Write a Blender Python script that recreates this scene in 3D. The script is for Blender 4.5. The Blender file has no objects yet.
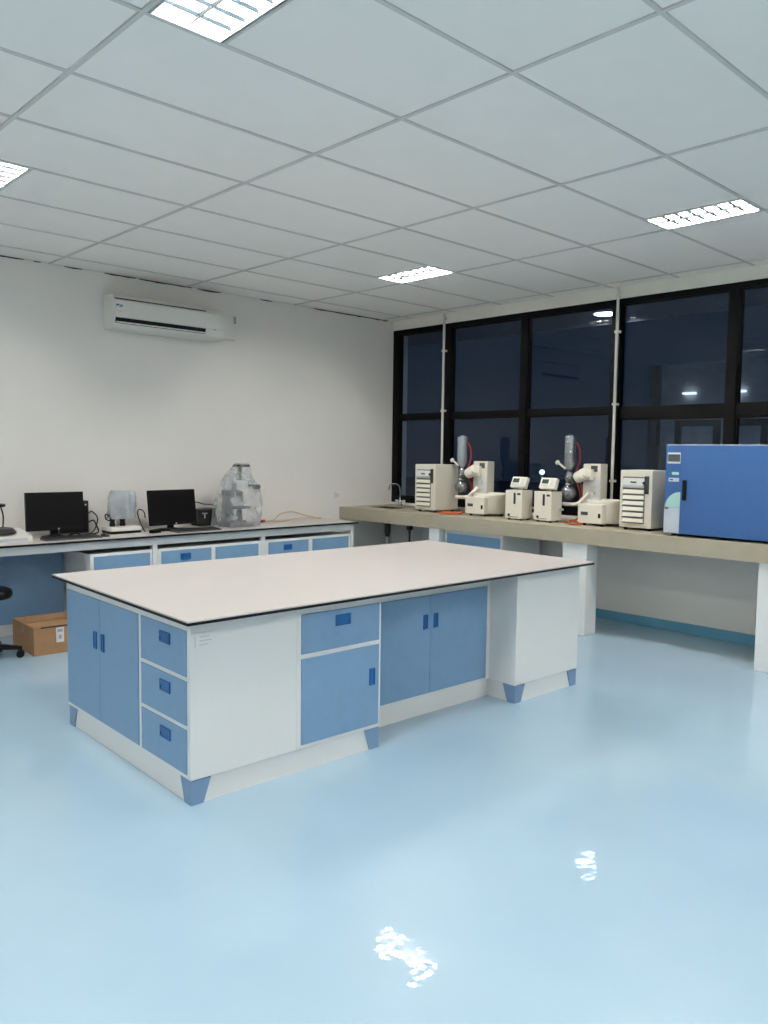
import bpy, bmesh, math, random
from mathutils import Vector, Matrix

random.seed(7)
scene = bpy.context.scene
COL = scene.collection
PI = math.pi

# ------------------------------------------------------------------ camera
EYE = 1.58
CAM_F, YAW, PITCH, ROLL = 802.34, 0.8084, -0.0752, 0.0129
cy, sy, cp, sp = math.cos(YAW), math.sin(YAW), math.cos(PITCH), math.sin(PITCH)
fwd = Vector((cy*cp, sy*cp, sp))
rgt = Vector((sy, -cy, 0.0))
upv = rgt.cross(fwd)
cr, sr = math.cos(ROLL), math.sin(ROLL)
r2 = rgt*cr + upv*sr
u2 = upv*cr - rgt*sr
cam_data = bpy.data.cameras.new('camera')
cam_data.sensor_fit = 'HORIZONTAL'
cam_data.sensor_width = 36.0
cam_data.lens = CAM_F/768*36.0
cam_data.clip_start = 0.05
cam = bpy.data.objects.new('camera', cam_data)
COL.objects.link(cam)
cam.matrix_world = Matrix(((r2.x, u2.x, -fwd.x, 0), (r2.y, u2.y, -fwd.y, 0), (r2.z, u2.z, -fwd.z, EYE), (0, 0, 0, 1)))
scene.camera = cam

# ------------------------------------------------------------------ world: night sky, exposure
world = bpy.data.worlds.new('night_sky')
scene.world = world
world.use_nodes = True
wn = world.node_tree.nodes
wn['Background'].inputs[0].default_value = (0.012, 0.021, 0.036, 1)
wn['Background'].inputs[1].default_value = 0.7
scene.view_settings.view_transform = 'Standard'
scene.view_settings.look = 'None'
scene.view_settings.gamma = 1.0
scene.view_settings.use_curve_mapping = False
scene.view_settings.exposure = 0.0
LAMP_STRENGTH = 342.0
LAMP_COLOR = (1.0, 0.98, 0.94)

# ------------------------------------------------------------------ main measures (metres)
WX = 6.835          # inner face of the window wall
WY = 7.029          # inner face of the left wall
BX = -2.50          # wall behind the camera
RY = -3.10          # wall to the right, behind the camera
CZ = 3.136          # ceiling
TA, TB = 1.3022, 0.6511      # ceiling tile
GX, GY = 1.4304, 2.7806      # ceiling grid origin


def lin(c):
    return tuple(((v/255.0)/12.92 if v/255.0 <= 0.04045 else ((v/255.0+0.055)/1.055)**2.4) for v in c)


# ------------------------------------------------------------------ materials
MATS = {}


def mat(name, rgb, rough=0.5, metal=0.0, var=0.06, scale=8.0, bump=0.0, bscale=60.0, coat=0.0, spec=0.5, emit=None, srgb=True, coords='Object'):
    if name in MATS:
        return MATS[name]
    m = bpy.data.materials.new(name)
    m.use_nodes = True
    nt = m.node_tree
    b = nt.nodes['Principled BSDF']
    col = lin(rgb) if srgb else rgb
    tc = nt.nodes.new('ShaderNodeTexCoord')
    nz = nt.nodes.new('ShaderNodeTexNoise')
    nz.inputs['Scale'].default_value = scale
    nz.inputs['Detail'].default_value = 4
    nt.links.new(tc.outputs[coords], nz.inputs['Vector'])
    rp = nt.nodes.new('ShaderNodeValToRGB')
    rp.color_ramp.elements[0].position = 0.3
    rp.color_ramp.elements[1].position = 0.7
    rp.color_ramp.elements[0].color = (*[max(0, c*(1-var)) for c in col], 1)
    rp.color_ramp.elements[1].color = (*[min(1, c*(1+var)) for c in col], 1)
    nt.links.new(nz.outputs['Fac'], rp.inputs['Fac'])
    nt.links.new(rp.outputs['Color'], b.inputs['Base Color'])
    b.inputs['Roughness'].default_value = rough
    b.inputs['Metallic'].default_value = metal
    b.inputs['Specular IOR Level'].default_value = spec
    b.inputs['Coat Weight'].default_value = coat
    b.inputs['Coat Roughness'].default_value = 0.05
    if bump > 0:
        nb = nt.nodes.new('ShaderNodeTexNoise')
        nb.inputs['Scale'].default_value = bscale
        nb.inputs['Detail'].default_value = 3
        nt.links.new(tc.outputs[coords], nb.inputs['Vector'])
        bp = nt.nodes.new('ShaderNodeBump')
        bp.inputs['Strength'].default_value = bump
        bp.inputs['Distance'].default_value = 0.01
        nt.links.new(nb.outputs['Fac'], bp.inputs['Height'])
        nt.links.new(bp.outputs['Normal'], b.inputs['Normal'])
    if emit:
        b.inputs['Emission Color'].default_value = (*emit[0], 1)
        b.inputs['Emission Strength'].default_value = emit[1]
    MATS[name] = m
    return m


def glass_mat(name, tint, rough=0.0, ior=1.45):
    m = bpy.data.materials.new(name)
    m.use_nodes = True
    b = m.node_tree.nodes['Principled BSDF']
    b.inputs['Base Color'].default_value = (*tint, 1)
    b.inputs['Transmission Weight'].default_value = 1.0
    b.inputs['Roughness'].default_value = rough
    b.inputs['IOR'].default_value = ior
    MATS[name] = m
    return m


def plastic_film(name, rgb, clear):
    m = bpy.data.materials.new(name)
    m.use_nodes = True
    nt = m.node_tree
    nt.nodes.clear()
    out = nt.nodes.new('ShaderNodeOutputMaterial')
    tr = nt.nodes.new('ShaderNodeBsdfTransparent')
    pr = nt.nodes.new('ShaderNodeBsdfPrincipled')
    pr.inputs['Base Color'].default_value = (*lin(rgb), 1)
    pr.inputs['Roughness'].default_value = 0.3
    tc = nt.nodes.new('ShaderNodeTexCoord')
    nz = nt.nodes.new('ShaderNodeTexNoise')
    nz.inputs['Scale'].default_value = 7
    nz.inputs['Detail'].default_value = 3
    nt.links.new(tc.outputs['Object'], nz.inputs['Vector'])
    rp = nt.nodes.new('ShaderNodeMapRange')
    rp.inputs['From Min'].default_value = 0.35
    rp.inputs['From Max'].default_value = 0.65
    rp.inputs['To Min'].default_value = max(0, 1-clear-0.15)
    rp.inputs['To Max'].default_value = min(1, 1-clear+0.15)
    nt.links.new(nz.outputs['Fac'], rp.inputs['Value'])
    bp = nt.nodes.new('ShaderNodeBump')
    bp.inputs['Strength'].default_value = 0.2
    bp.inputs['Distance'].default_value = 0.02
    nt.links.new(nz.outputs['Fac'], bp.inputs['Height'])
    nt.links.new(bp.outputs['Normal'], pr.inputs['Normal'])
    mx = nt.nodes.new('ShaderNodeMixShader')
    nt.links.new(rp.outputs['Result'], mx.inputs['Fac'])
    nt.links.new(tr.outputs[0], mx.inputs[1])
    nt.links.new(pr.outputs[0], mx.inputs[2])
    nt.links.new(mx.outputs[0], out.inputs['Surface'])
    MATS[name] = m
    return m


def floor_mat():
    m = bpy.data.materials.new('epoxy_floor')
    m.use_nodes = True
    nt = m.node_tree
    b = nt.nodes['Principled BSDF']
    tc = nt.nodes.new('ShaderNodeTexCoord')
    nz = nt.nodes.new('ShaderNodeTexNoise')
    nz.inputs['Scale'].default_value = 1.3
    nz.inputs['Detail'].default_value = 5
    nt.links.new(tc.outputs['Object'], nz.inputs['Vector'])
    rp = nt.nodes.new('ShaderNodeValToRGB')
    rp.color_ramp.elements[0].position = 0.35
    rp.color_ramp.elements[1].position = 0.68
    rp.color_ramp.elements[0].color = (*lin((160, 187, 205)), 1)
    rp.color_ramp.elements[1].color = (*lin((167, 193, 210)), 1)
    nt.links.new(nz.outputs['Fac'], rp.inputs['Fac'])
    nt.links.new(rp.outputs['Color'], b.inputs['Base Color'])
    b.inputs['Roughness'].default_value = 0.35
    b.inputs['Specular IOR Level'].default_value = 0.25
    b.inputs['Coat Weight'].default_value = 0.7
    b.inputs['Coat Roughness'].default_value = 0.015
    nb = nt.nodes.new('ShaderNodeTexNoise')
    nb.inputs['Scale'].default_value = 9.0
    nb.inputs['Detail'].default_value = 2
    nt.links.new(tc.outputs['Object'], nb.inputs['Vector'])
    bp = nt.nodes.new('ShaderNodeBump')
    bp.inputs['Strength'].default_value = 0.22
    bp.inputs['Distance'].default_value = 0.006
    nt.links.new(nb.outputs['Fac'], bp.inputs['Height'])
    nt.links.new(bp.outputs['Normal'], b.inputs['Normal'])
    nt.links.new(bp.outputs['Normal'], b.inputs['Coat Normal'])
    return m


M_FLOOR = floor_mat()
M_WALL = mat('wall_paint', (231, 227, 221), 0.75, var=0.02, scale=1.5, bump=0.05, bscale=90, coords='Object')
M_TILE = mat('ceiling_board', (243, 239, 233), 0.85, var=0.012, scale=5, bump=0.08, bscale=160)
M_TBAR = mat('ceiling_bar', (205, 203, 198), 0.5, var=0.03)
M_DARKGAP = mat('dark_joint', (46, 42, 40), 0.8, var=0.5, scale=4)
M_HEADER = mat('header_paint', (228, 225, 214), 0.7, var=0.03)
M_WINFRAME = mat('window_frame_black', (8, 8, 9), 0.4, var=0.1, spec=0.12)
M_GLASS = glass_mat('window_glass', (0.55, 0.68, 0.88), 0.0, 1.36)
M_PIPE = mat('white_conduit', (205, 203, 194), 0.45, var=0.03)
M_BASE = mat('baseboard_blue', (98, 158, 186), 0.4, var=0.05)
M_WHITE = mat('white_laminate', (229, 229, 226), 0.4, var=0.012, scale=3)
M_TOP = mat('bench_top_laminate', (199, 192, 187), 0.35, var=0.012, scale=3)
M_EDGE = mat('black_edge', (16, 16, 20), 0.5, var=0.1, spec=0.2)
M_BLUE = mat('blue_laminate', (120, 154, 186), 0.4, var=0.03, scale=18)
M_FOOT = mat('plinth_corner_blue', (118, 146, 178), 0.45, var=0.04)
M_HANDLE = mat('handle_blue', (14, 88, 148), 0.35, var=0.05)
M_HANDLE_D = mat('handle_pocket', (8, 44, 104), 0.5, var=0.05)
M_CONC = mat('counter_stone', (172, 163, 142), 0.5, var=0.05, scale=9, bump=0.05, bscale=40)
M_BEIGE = mat('beige_casing', (214, 209, 194), 0.45, var=0.02)
M_CREAM = mat('cream_casing', (226, 221, 206), 0.4, var=0.02)
M_SILVER = mat('silver_panel', (206, 206, 203), 0.3, var=0.02)
M_DARK = mat('dark_plastic', (38, 38, 40), 0.45, var=0.1)
M_BLACK = mat('black_plastic', (10, 10, 11), 0.45, var=0.1, spec=0.2)
M_SCREEN = mat('black_screen', (8, 8, 10), 0.4, var=0.05, spec=0.15)
M_LCD = mat('lcd_grey', (70, 76, 74), 0.25, var=0.1)
M_OVEN = mat('oven_blue', (52, 92, 146), 0.42, var=0.03, scale=14, bump=0.03, bscale=200)
M_OVEN_L = mat('oven_pale_green', (168, 205, 198), 0.45, var=0.03)
M_OVEN_G = mat('oven_grey', (190, 196, 205), 0.45, var=0.03)
M_STEEL = mat('steel', (170, 172, 174), 0.22, metal=1.0, var=0.04)
M_STEEL_D = mat('steel_dark', (92, 90, 86), 0.35, metal=0.8, var=0.1)
M_ORANGE = mat('orange_hose', (188, 92, 52), 0.45, var=0.08)
M_RED = mat('red_tube', (150, 40, 42), 0.4, var=0.05)
M_CARD = mat('cardboard', (160, 122, 84), 0.8, var=0.06, scale=20)
M_TAPE = mat('parcel_tape', (150, 112, 74), 0.35, var=0.05)
M_PAPER = mat('paper_label', (214, 208, 206), 0.7, var=0.03)
M_INK = mat('grey_print', (150, 154, 156), 0.6, var=0.03)
M_TEAL = mat('teal_print', (32, 120, 124), 0.5, var=0.03)
M_ACW = mat('air_conditioner_white', (226, 224, 218), 0.4, var=0.015)
M_BEIGECABLE = mat('beige_cable', (202, 176, 148), 0.5, var=0.05)
M_LAMPW = mat('lamp_reflector', (238, 240, 240), 0.35, var=0.01)
M_LOUVRE = mat('lamp_louvre_metal', (225, 228, 228), 0.15, metal=1.0, var=0.02)
M_TUBE = mat('lamp_tube', (255, 255, 255), 0.4, var=0.0, emit=(LAMP_COLOR, LAMP_STRENGTH))
M_GLASSWARE = glass_mat('lab_glass', (0.93, 0.96, 0.96), 0.02)
M_FOIL = mat('silvered_glass', (150, 154, 158), 0.18, metal=0.85, var=0.25, scale=40, bump=0.5, bscale=60)
M_BAG = plastic_film('clear_plastic_cover', (200, 205, 209), 0.7)
M_BAG2 = plastic_film('grey_plastic_bag', (176, 182, 188), 0.22)
M_KEYS = mat('keyboard_grey', (86, 84, 84), 0.5, var=0.1)
M_DOWN = mat('downlight_glow', (255, 255, 255), 0.5, var=0.0, emit=((1.0, 1.0, 1.0), 45.0))
M_FARLAMP = mat('far_lamp_glow', (255, 250, 235), 0.5, var=0.0, emit=((1.0, 0.97, 0.88), 1.6))
M_FARWALL = mat('far_wall_dark', (196, 200, 206), 0.8, var=0.1)
M_FARFRAME = mat('far_frame_dark', (70, 74, 80), 0.6, var=0.1)
M_FARPANE = mat('far_pane', (215, 225, 230), 0.4, var=0.1)
M_SOFFIT = mat('soffit_dark', (150, 155, 165), 0.8, var=0.05)
M_GROUND = mat('ground_dark', (120, 124, 130), 0.9, var=0.1)


# ------------------------------------------------------------------ mesh helpers
class MB:
    def __init__(self):
        self.bm = bmesh.new()

    def box(self, x0, x1, y0, y1, z0, z1, bev=0.0, rot=None, piv=None, seg=2):
        b = bmesh.new()
        r = bmesh.ops.create_cube(b, size=1.0)
        for v in b.verts:
            v.co = Vector(((x0+x1)/2 + v.co.x*(x1-x0), (y0+y1)/2 + v.co.y*(y1-y0), (z0+z1)/2 + v.co.z*(z1-z0)))
        if bev > 0:
            bmesh.ops.bevel(b, geom=b.edges[:], offset=bev, segments=seg, profile=0.7, affect='EDGES', clamp_overlap=True)
        if rot is not None:
            p = Vector(piv) if piv is not None else Vector(((x0+x1)/2, (y0+y1)/2, (z0+z1)/2))
            bmesh.ops.transform(b, matrix=Matrix.Translation(p) @ rot @ Matrix.Translation(-p), verts=b.verts[:])
        self.merge(b)
        return self

    def merge(self, b):
        vm = {v: self.bm.verts.new(v.co) for v in b.verts}
        for f in b.faces:
            try:
                nf = self.bm.faces.new([vm[v] for v in f.verts])
                nf.smooth = f.smooth
            except ValueError:
                pass
        b.free()

    def cyl(self, p0, p1, r0, r1=None, n=20, caps=True, smooth=True):
        r1 = r0 if r1 is None else r1
        p0, p1 = Vector(p0), Vector(p1)
        d = (p1-p0).normalized()
        a = d.orthogonal().normalized()
        c = d.cross(a)
        ring = []
        for p, r in ((p0, r0), (p1, r1)):
            ring.append([self.bm.verts.new(p + a*(r*math.cos(2*PI*k/n)) + c*(r*math.sin(2*PI*k/n))) for k in range(n)])
        for k in range(n):
            f = self.bm.faces.new((ring[0][k], ring[0][(k+1) % n], ring[1][(k+1) % n], ring[1][k]))
            f.smooth = smooth
        if caps:
            self.bm.faces.new(ring[0][::-1])
            self.bm.faces.new(ring[1])
        return self

    def lathe(self, prof, center=(0, 0, 0), n=24, axis=None, smooth=True):
        """prof: list of (r, h) from bottom to top, revolved about z (or axis)."""
        c = Vector(center)
        if axis is None:
            a, b_, d = Vector((1, 0, 0)), Vector((0, 1, 0)), Vector((0, 0, 1))
        else:
            d = Vector(axis).normalized()
            a = d.orthogonal().normalized()
            b_ = d.cross(a)
        rings = []
        for r, h in prof:
            if r < 1e-6:
                rings.append([self.bm.verts.new(c + d*h)])
            else:
                rings.append([self.bm.verts.new(c + d*h + a*(r*math.cos(2*PI*k/n)) + b_*(r*math.sin(2*PI*k/n))) for k in range(n)])
        for i in range(len(rings)-1):
            A, B = rings[i], rings[i+1]
            for k in range(n):
                k2 = (k+1) % n
                if len(A) == 1 and len(B) == 1:
                    continue
                if len(A) == 1:
                    f = self.bm.faces.new((A[0], B[k2], B[k]))
                elif len(B) == 1:
                    f = self.bm.faces.new((A[k], A[k2], B[0]))
                else:
                    f = self.bm.faces.new((A[k], A[k2], B[k2], B[k]))
                f.smooth = smooth
        if len(rings[0]) > 1:
            self.bm.faces.new(rings[0][::-1])
        if len(rings[-1]) > 1:
            self.bm.faces.new(rings[-1])
        return self

    def tube(self, pts, r, n=8, sub=5):
        P = [Vector(p) for p in pts]
        if len(P) > 2 and sub > 1:
            Q = []
            for i in range(len(P)-1):
                p0 = P[max(0, i-1)]; p1 = P[i]; p2 = P[i+1]; p3 = P[min(len(P)-1, i+2)]
                for k in range(sub):
                    t = k/sub
                    Q.append(0.5*((2*p1) + (p2-p0)*t + (2*p0-5*p1+4*p2-p3)*t*t + (3*p1-p0-3*p2+p3)*t*t*t))
            Q.append(P[-1])
            P = Q
        rings = []
        a = None
        for i, p in enumerate(P):
            d = (P[min(i+1, len(P)-1)] - P[max(i-1, 0)])
            d = d.normalized() if d.length > 1e-9 else Vector((0, 0, 1))
            if a is None:
                a = d.orthogonal().normalized()
            else:
                a = (a - d*a.dot(d))
                a = a.normalized() if a.length > 1e-6 else d.orthogonal().normalized()
            c = d.cross(a)
            rings.append([self.bm.verts.new(p + a*(r*math.cos(2*PI*k/n)) + c*(r*math.sin(2*PI*k/n))) for k in range(n)])
        for i in range(len(rings)-1):
            for k in range(n):
                f = self.bm.faces.new((rings[i][k], rings[i][(k+1) % n], rings[i+1][(k+1) % n], rings[i+1][k]))
                f.smooth = True
        self.bm.faces.new(rings[0][::-1])
        self.bm.faces.new(rings[-1])
        return self

    def prism(self, poly, axis, a0, a1):
        """poly: 2D points; axis 'x' -> (y,z), 'y' -> (x,z), 'z' -> (x,y)"""
        def mk(p, t):
            return {'x': (t, p[0], p[1]), 'y': (p[0], t, p[1]), 'z': (p[0], p[1], t)}[axis]
        A = [self.bm.verts.new(mk(p, a0)) for p in poly]
        B = [self.bm.verts.new(mk(p, a1)) for p in poly]
        n = len(poly)
        for k in range(n):
            self.bm.faces.new((A[k], A[(k+1) % n], B[(k+1) % n], B[k]))
        self.bm.faces.new(A[::-1])
        self.bm.faces.new(B)
        return self

    def loft(self, polys):
        R = [[self.bm.verts.new(p) for p in poly] for poly in polys]
        n = len(polys[0])
        for i in range(len(R)-1):
            for k in range(n):
                self.bm.faces.new((R[i][k], R[i][(k+1) % n], R[i+1][(k+1) % n], R[i+1][k]))
        self.bm.faces.new(R[0][::-1])
        self.bm.faces.new(R[-1])
        return self

    def mesh(self, name):
        bmesh.ops.recalc_face_normals(self.bm, faces=self.bm.faces[:])
        me = bpy.data.meshes.new(name)
        self.bm.to_mesh(me)
        self.bm.free()
        return me

    def build(self, name, material, parent=None, loc=None, rotz=None):
        me = self.mesh(name)
        me.materials.append(material)
        o = bpy.data.objects.new(name, me)
        COL.objects.link(o)
        if parent is not None:
            o.parent = parent
        if loc is not None:
            o.location = loc
        if rotz is not None:
            o.rotation_euler = (0, 0, rotz)
        return o


def Box(*a, **k):
    return MB().box(*a, **k)


def tag(o, label, cat, group=None):
    o['label'] = label
    o['category'] = cat
    if group:
        o['group'] = group
    return o


def structure(o, label=None):
    o['kind'] = 'structure'
    if label:
        o['label'] = label
    return o


def thing(name, label, cat, loc=(0, 0, 0), rotz=0.0, group=None):
    o = bpy.data.objects.new(name, None)
    o.empty_display_size = 0.1
    COL.objects.link(o)
    o.location = loc
    o.rotation_euler = (0, 0, rotz)
    return tag(o, label, cat, group)


def struct_empty(name, label, loc=(0, 0, 0)):
    o = bpy.data.objects.new(name, None)
    COL.objects.link(o)
    o.location = loc
    return structure(o, label)


# ------------------------------------------------------------------ room shell
structure(Box(BX-0.15, WX+0.25, RY-0.15, WY+0.15, -0.12, 0).build('floor', M_FLOOR), 'glossy pale blue epoxy floor')
structure(Box(BX-0.15, WX+0.25, WY, WY+0.15, 0, CZ+0.25).build('wall_left', M_WALL), 'off-white painted wall with the air conditioner')
structure(Box(BX-0.15, BX, RY, WY, 0, CZ+0.25).build('wall_back', M_WALL), 'off-white painted wall behind the viewer')
structure(Box(BX-0.15, WX+0.25, RY-0.15, RY, 0, CZ+0.25).build('wall_right', M_WALL), 'off-white painted wall beyond the right edge')
SILL = 0.97
structure(Box(WX, WX+0.2, RY, WY, 0, SILL).build('wall_window', M_WALL), 'low white wall under the black windows')
HEAD = 3.028
structure(Box(WX-0.015, WX+0.2, RY, WY, HEAD, CZ+0.02, bev=0.006).build('trim_1', M_HEADER), 'pale beam between the ceiling and the black windows')
structure(Box(WX-0.022, WX, RY, WY, 0, 0.088, bev=0.004).build('baseboard_window', M_BASE), 'blue painted skirting under the window counter')
structure(Box(BX, 2.72, WY-0.022, WY, 0, 0.088, bev=0.004).build('baseboard_left', M_BASE), 'blue painted skirting on the left wall')

# dark open joint between ceiling boards and the left wall
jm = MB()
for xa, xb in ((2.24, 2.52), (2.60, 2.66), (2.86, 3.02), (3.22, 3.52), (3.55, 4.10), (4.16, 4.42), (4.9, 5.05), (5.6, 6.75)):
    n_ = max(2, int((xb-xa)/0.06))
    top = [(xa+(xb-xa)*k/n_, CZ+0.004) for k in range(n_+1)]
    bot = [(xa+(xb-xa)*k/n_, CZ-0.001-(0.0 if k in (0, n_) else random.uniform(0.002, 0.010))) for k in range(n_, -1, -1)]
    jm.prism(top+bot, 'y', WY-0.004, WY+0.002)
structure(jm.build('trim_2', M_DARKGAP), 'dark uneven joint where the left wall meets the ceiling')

# ---- ceiling: backing, bars and boards
ceiling = struct_empty('ceiling', 'suspended ceiling of pale grey boards in a grey grid')
Box(BX-0.15, WX+0.25, RY-0.15, WY+0.15, CZ+0.12, CZ+0.25).build('backing', M_WALL, ceiling)
i0, i1 = math.floor((BX-GX)/TA), math.ceil((WX-GX)/TA)
j0, j1 = math.floor((RY-GY)/TB), math.ceil((WY-GY)/TB)
BW = 0.0098
LAMP_W = 0.32
LI = [(-3, 0), (0, 0), (3, -1)]            # x grid line; 0: lamp to the far side, -1: near side
LJ = [-9, -5, -1, 3]
lamp_cells = {}
for li, side in LI:
    for j in LJ:
        ci = li if side == 0 else li-1
        lamp_cells[(ci, j)] = side
shared_tile = None
for i in range(i0, i1):
    for j in range(j0, j1):
        xa, xb = GX+i*TA+BW, GX+(i+1)*TA-BW
        ya, yb = GY+j*TB+BW, GY+(j+1)*TB-BW
        full = True
        if xa < BX: xa = BX+0.004; full = False
        if xb > WX: xb = WX-0.018; full = False
        if ya < RY: ya = RY+0.004; full = False
        if yb > WY: yb = WY-0.004; full = False
        if (i, j) in lamp_cells:
            full = False
            if lamp_cells[(i, j)] == 0:
                xa = GX+i*TA+LAMP_W+2*BW
            else:
                xb = GX+(i+1)*TA-LAMP_W-2*BW
        if xb-xa < 0.03 or yb-ya < 0.03:
            continue
        if full:
            if shared_tile is None:
                me = Box(-(TA/2-BW), TA/2-BW, -(TB/2-BW), TB/2-BW, 0.006, 0.02, bev=0.002, seg=1).mesh('ceiling_board')
                me.materials.append(M_TILE)
                shared_tile = me
            o = bpy.data.objects.new('ceiling_board', shared_tile)
            COL.objects.link(o)
            o.parent = ceiling
            o.location = ((xa+xb)/2, (ya+yb)/2, CZ + random.uniform(0, 0.001))
        else:
            Box(xa, xb, ya, yb, CZ+0.006, CZ+0.02, bev=0.002, seg=1).build('ceiling_board', M_TILE, ceiling)
for i in range(i0+1, i1):
    Box(GX+i*TA-BW, GX+i*TA+BW, RY+0.002, WY-0.002, CZ, CZ+0.03).build('ceiling_bar', M_TBAR, ceiling)
for j in range(j0+1, j1):
    Box(BX+0.002, WX-0.016, GY+j*TB-BW, GY+j*TB+BW, CZ+0.001, CZ+0.03).build('ceiling_bar', M_TBAR, ceiling)
for (ci, j), side in lamp_cells.items():
    if ci < i0 or GY+j*TB < RY-0.01:
        continue
    xx = GX+ci*TA+LAMP_W+BW if side == 0 else GX+(ci+1)*TA-LAMP_W-BW
    Box(xx-0.006, xx+0.006, GY+j*TB+BW, GY+(j+1)*TB-BW, CZ+0.002, CZ+0.03).build('ceiling_bar', M_TBAR, ceiling)


# ------------------------------------------------------------------ ceiling lamps
def lamp(cx, cy_, label):
    t = thing('ceiling_lamp', label, 'ceiling lamp', (cx, cy_, CZ), 0, 'louvred fluorescent lamps in the ceiling')
    w, l, d = LAMP_W-0.026, TB-2*BW-0.006, 0.085
    hx, hy = w/2, l/2
    h = MB()
    h.box(-hx, hx, -hy, hy, d-0.006, d)
    h.box(-hx, -hx+0.006, -hy, hy, 0.0, d-0.006)
    h.box(hx-0.006, hx, -hy, hy, 0.0, d-0.006)
    h.box(-hx+0.006, hx-0.006, -hy, -hy+0.006, 0.0, d-0.006)
    h.box(-hx+0.006, hx-0.006, hy-0.006, hy, 0.0, d-0.006)
    h.build('housing', M_LAMPW, t)
    for s in (-1, 1):
        MB().cyl((s*w/4, -hy+0.02, 0.05), (s*w/4, hy-0.02, 0.05), 0.017, n=12).build('fluorescent_tube', M_TUBE, t)
    MB().prism([(-0.002, 0.002), (0.002, 0.002), (0.009, 0.015), (-0.009, 0.015)], 'y', -hy+0.006, hy-0.006).build('louvre_spine', M_LOUVRE, t)
    for k in range(1, 7):
        y = -hy + 0.006 + (l-0.012)*k/7
        bl = MB()
        for s in (-1, 1):
            bl.prism([(y-0.0015, 0.003), (y+0.0015, 0.003), (y+0.010, 0.016), (y-0.010, 0.016)], 'x', 0.0095 if s > 0 else -hx+0.006, hx-0.006 if s > 0 else -0.0095)
        bl.build('louvre_blade', M_LOUVRE, t)
    return t


lamp_labels = {
    (3, -1): 'louvred lamp in the ceiling at the right, near the right edge',
    (3, 3): 'louvred lamp in the ceiling in front of the dark windows, farthest from the viewer',
    (0, -1): 'large bright ceiling lamp cut by the top edge of the picture',
    (0, 3): 'ceiling lamp cut by the left edge of the picture',
}
for li, side in LI:
    for j in LJ:
        if li == -3 and side == 0 and GX+li*TA < BX:
            continue
        if GY+j*TB < RY-0.02:
            continue
        cx = GX+li*TA + (LAMP_W/2+BW*0.6 if side == 0 else -LAMP_W/2-BW*0.6)
        lamp(cx, GY+(j+0.5)*TB, lamp_labels.get((li, j), 'ceiling lamp out of view behind or beside the viewer'))

# ------------------------------------------------------------------ windows
win = struct_empty('window_1', 'row of black framed windows with dark night glass')
MULL = [6.135, 5.085, 4.030, 2.930, 1.865, 0.80, -0.27, -1.34, -2.40]
MW = 0.044
WD0, WD1 = WX-0.002, WX+0.07
Box(WD0, WD1, RY, WY, HEAD-0.052, HEAD, bev=0.003).build('head_rail', M_WINFRAME, win)
Box(WD0, WD1, RY, WY, SILL, SILL+0.07, bev=0.003).build('sill_rail', M_WINFRAME, win)
Box(WD0, WD1, WY-0.105, WY-0.001, SILL+0.07, HEAD-0.052, bev=0.003).build('jamb', M_WINFRAME, win)
Box(WD0, WD1, RY+0.001, RY+0.08, SILL+0.07, HEAD-0.052, bev=0.003).build('jamb', M_WINFRAME, win)
for m_ in MULL:
    Box(WD0-0.01, WD1, m_-MW, m_+MW, SILL+0.07, HEAD-0.052, bev=0.003).build('mullion', M_WINFRAME, win)
edges = [WY-0.105] + MULL + [RY+0.08]
for k in range(len(edges)-1):
    ya = edges[k] - (MW if k > 0 else 0)
    yb = edges[k+1] + (MW if k+1 < len(edges)-1 else 0)
    tz0, tz1 = (1.965, 2.022) if k < 3 else (1.915, 2.015)
    Box(WD0+0.005, WD1-0.005, yb, ya, tz0, tz1, bev=0.003).build('transom', M_WINFRAME, win)
    for z0, z1 in ((SILL+0.07, tz0), (tz1, HEAD-0.052)):
        fr = MB()
        s = 0.014
        fr.box(WD0+0.012, WD1-0.012, yb, yb+s, z0, z1)
        fr.box(WD0+0.012, WD1-0.012, ya-s, ya, z0, z1)
        fr.box(WD0+0.012, WD1-0.012, yb+s, ya-s, z0, z0+s)
        fr.box(WD0+0.012, WD1-0.012, yb+s, ya-s, z1-s, z1)
        fr.build('sash_frame', M_WINFRAME, win)
        Box(WX+0.028, WX+0.034, yb+s, ya-s, z0+s, z1-s).build('pane', M_GLASS, win)


# conduits in front of the windows
def conduit(y, z0, label):
    t = thing('conduit_pipe', label, 'pipe', (WX-0.05, y, z0), 0, 'white conduits on the window mullions')
    MB().tube([(0, 0, 0.0), (0, 0, 1.0), (0, 0, CZ-0.10-z0), (0.004, 0, CZ-0.07-z0), (0.03, 0, CZ-0.055-z0), (0.06, 0, CZ-0.05-z0)], 0.014, n=10).build('pipe', M_PIPE, t)
    for z in (1.0, 1.33, 2.05, 2.72):
        if z > z0+0.05:
            c = MB()
            c.box(-0.018, 0.045, -0.020, 0.020, z-z0-0.011, z-z0+0.011, bev=0.004)
            c.box(-0.004, 0.008, -0.040, -0.020, z-z0-0.009, z-z0+0.009)
            c.build('pipe_clip', M_PIPE, t)


conduit(6.165, 0.94, 'thin white conduit standing before the leftmost window mullion')
conduit(3.995, 0.94, 'thin white conduit running down behind the right-hand rotary evaporator')

# ------------------------------------------------------------------ outside the windows (night)
structure(Box(WX+0.25, 40, -20, 40, -0.3, -0.15).build('ground_outside', M_GROUND), 'dark ground outside the windows')
structure(Box(WX+0.2, 8.6, -3.2, 12, 3.125, 3.32).build('roof_overhang', M_SOFFIT), 'dark overhang outside above the windows')
dl = thing('outdoor_downlight', 'round white downlight seen through the middle window pane', 'lamp', (7.90, 4.80, 3.125))
MB().lathe([(0.14, -0.012), (0.15, -0.004), (0.15, 0.0)], n=28).build('rim', M_SILVER, dl)
MB().lathe([(0.112, -0.018), (0.12, -0.0125)], n=28).build('glowing_disc', M_DOWN, dl)

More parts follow.
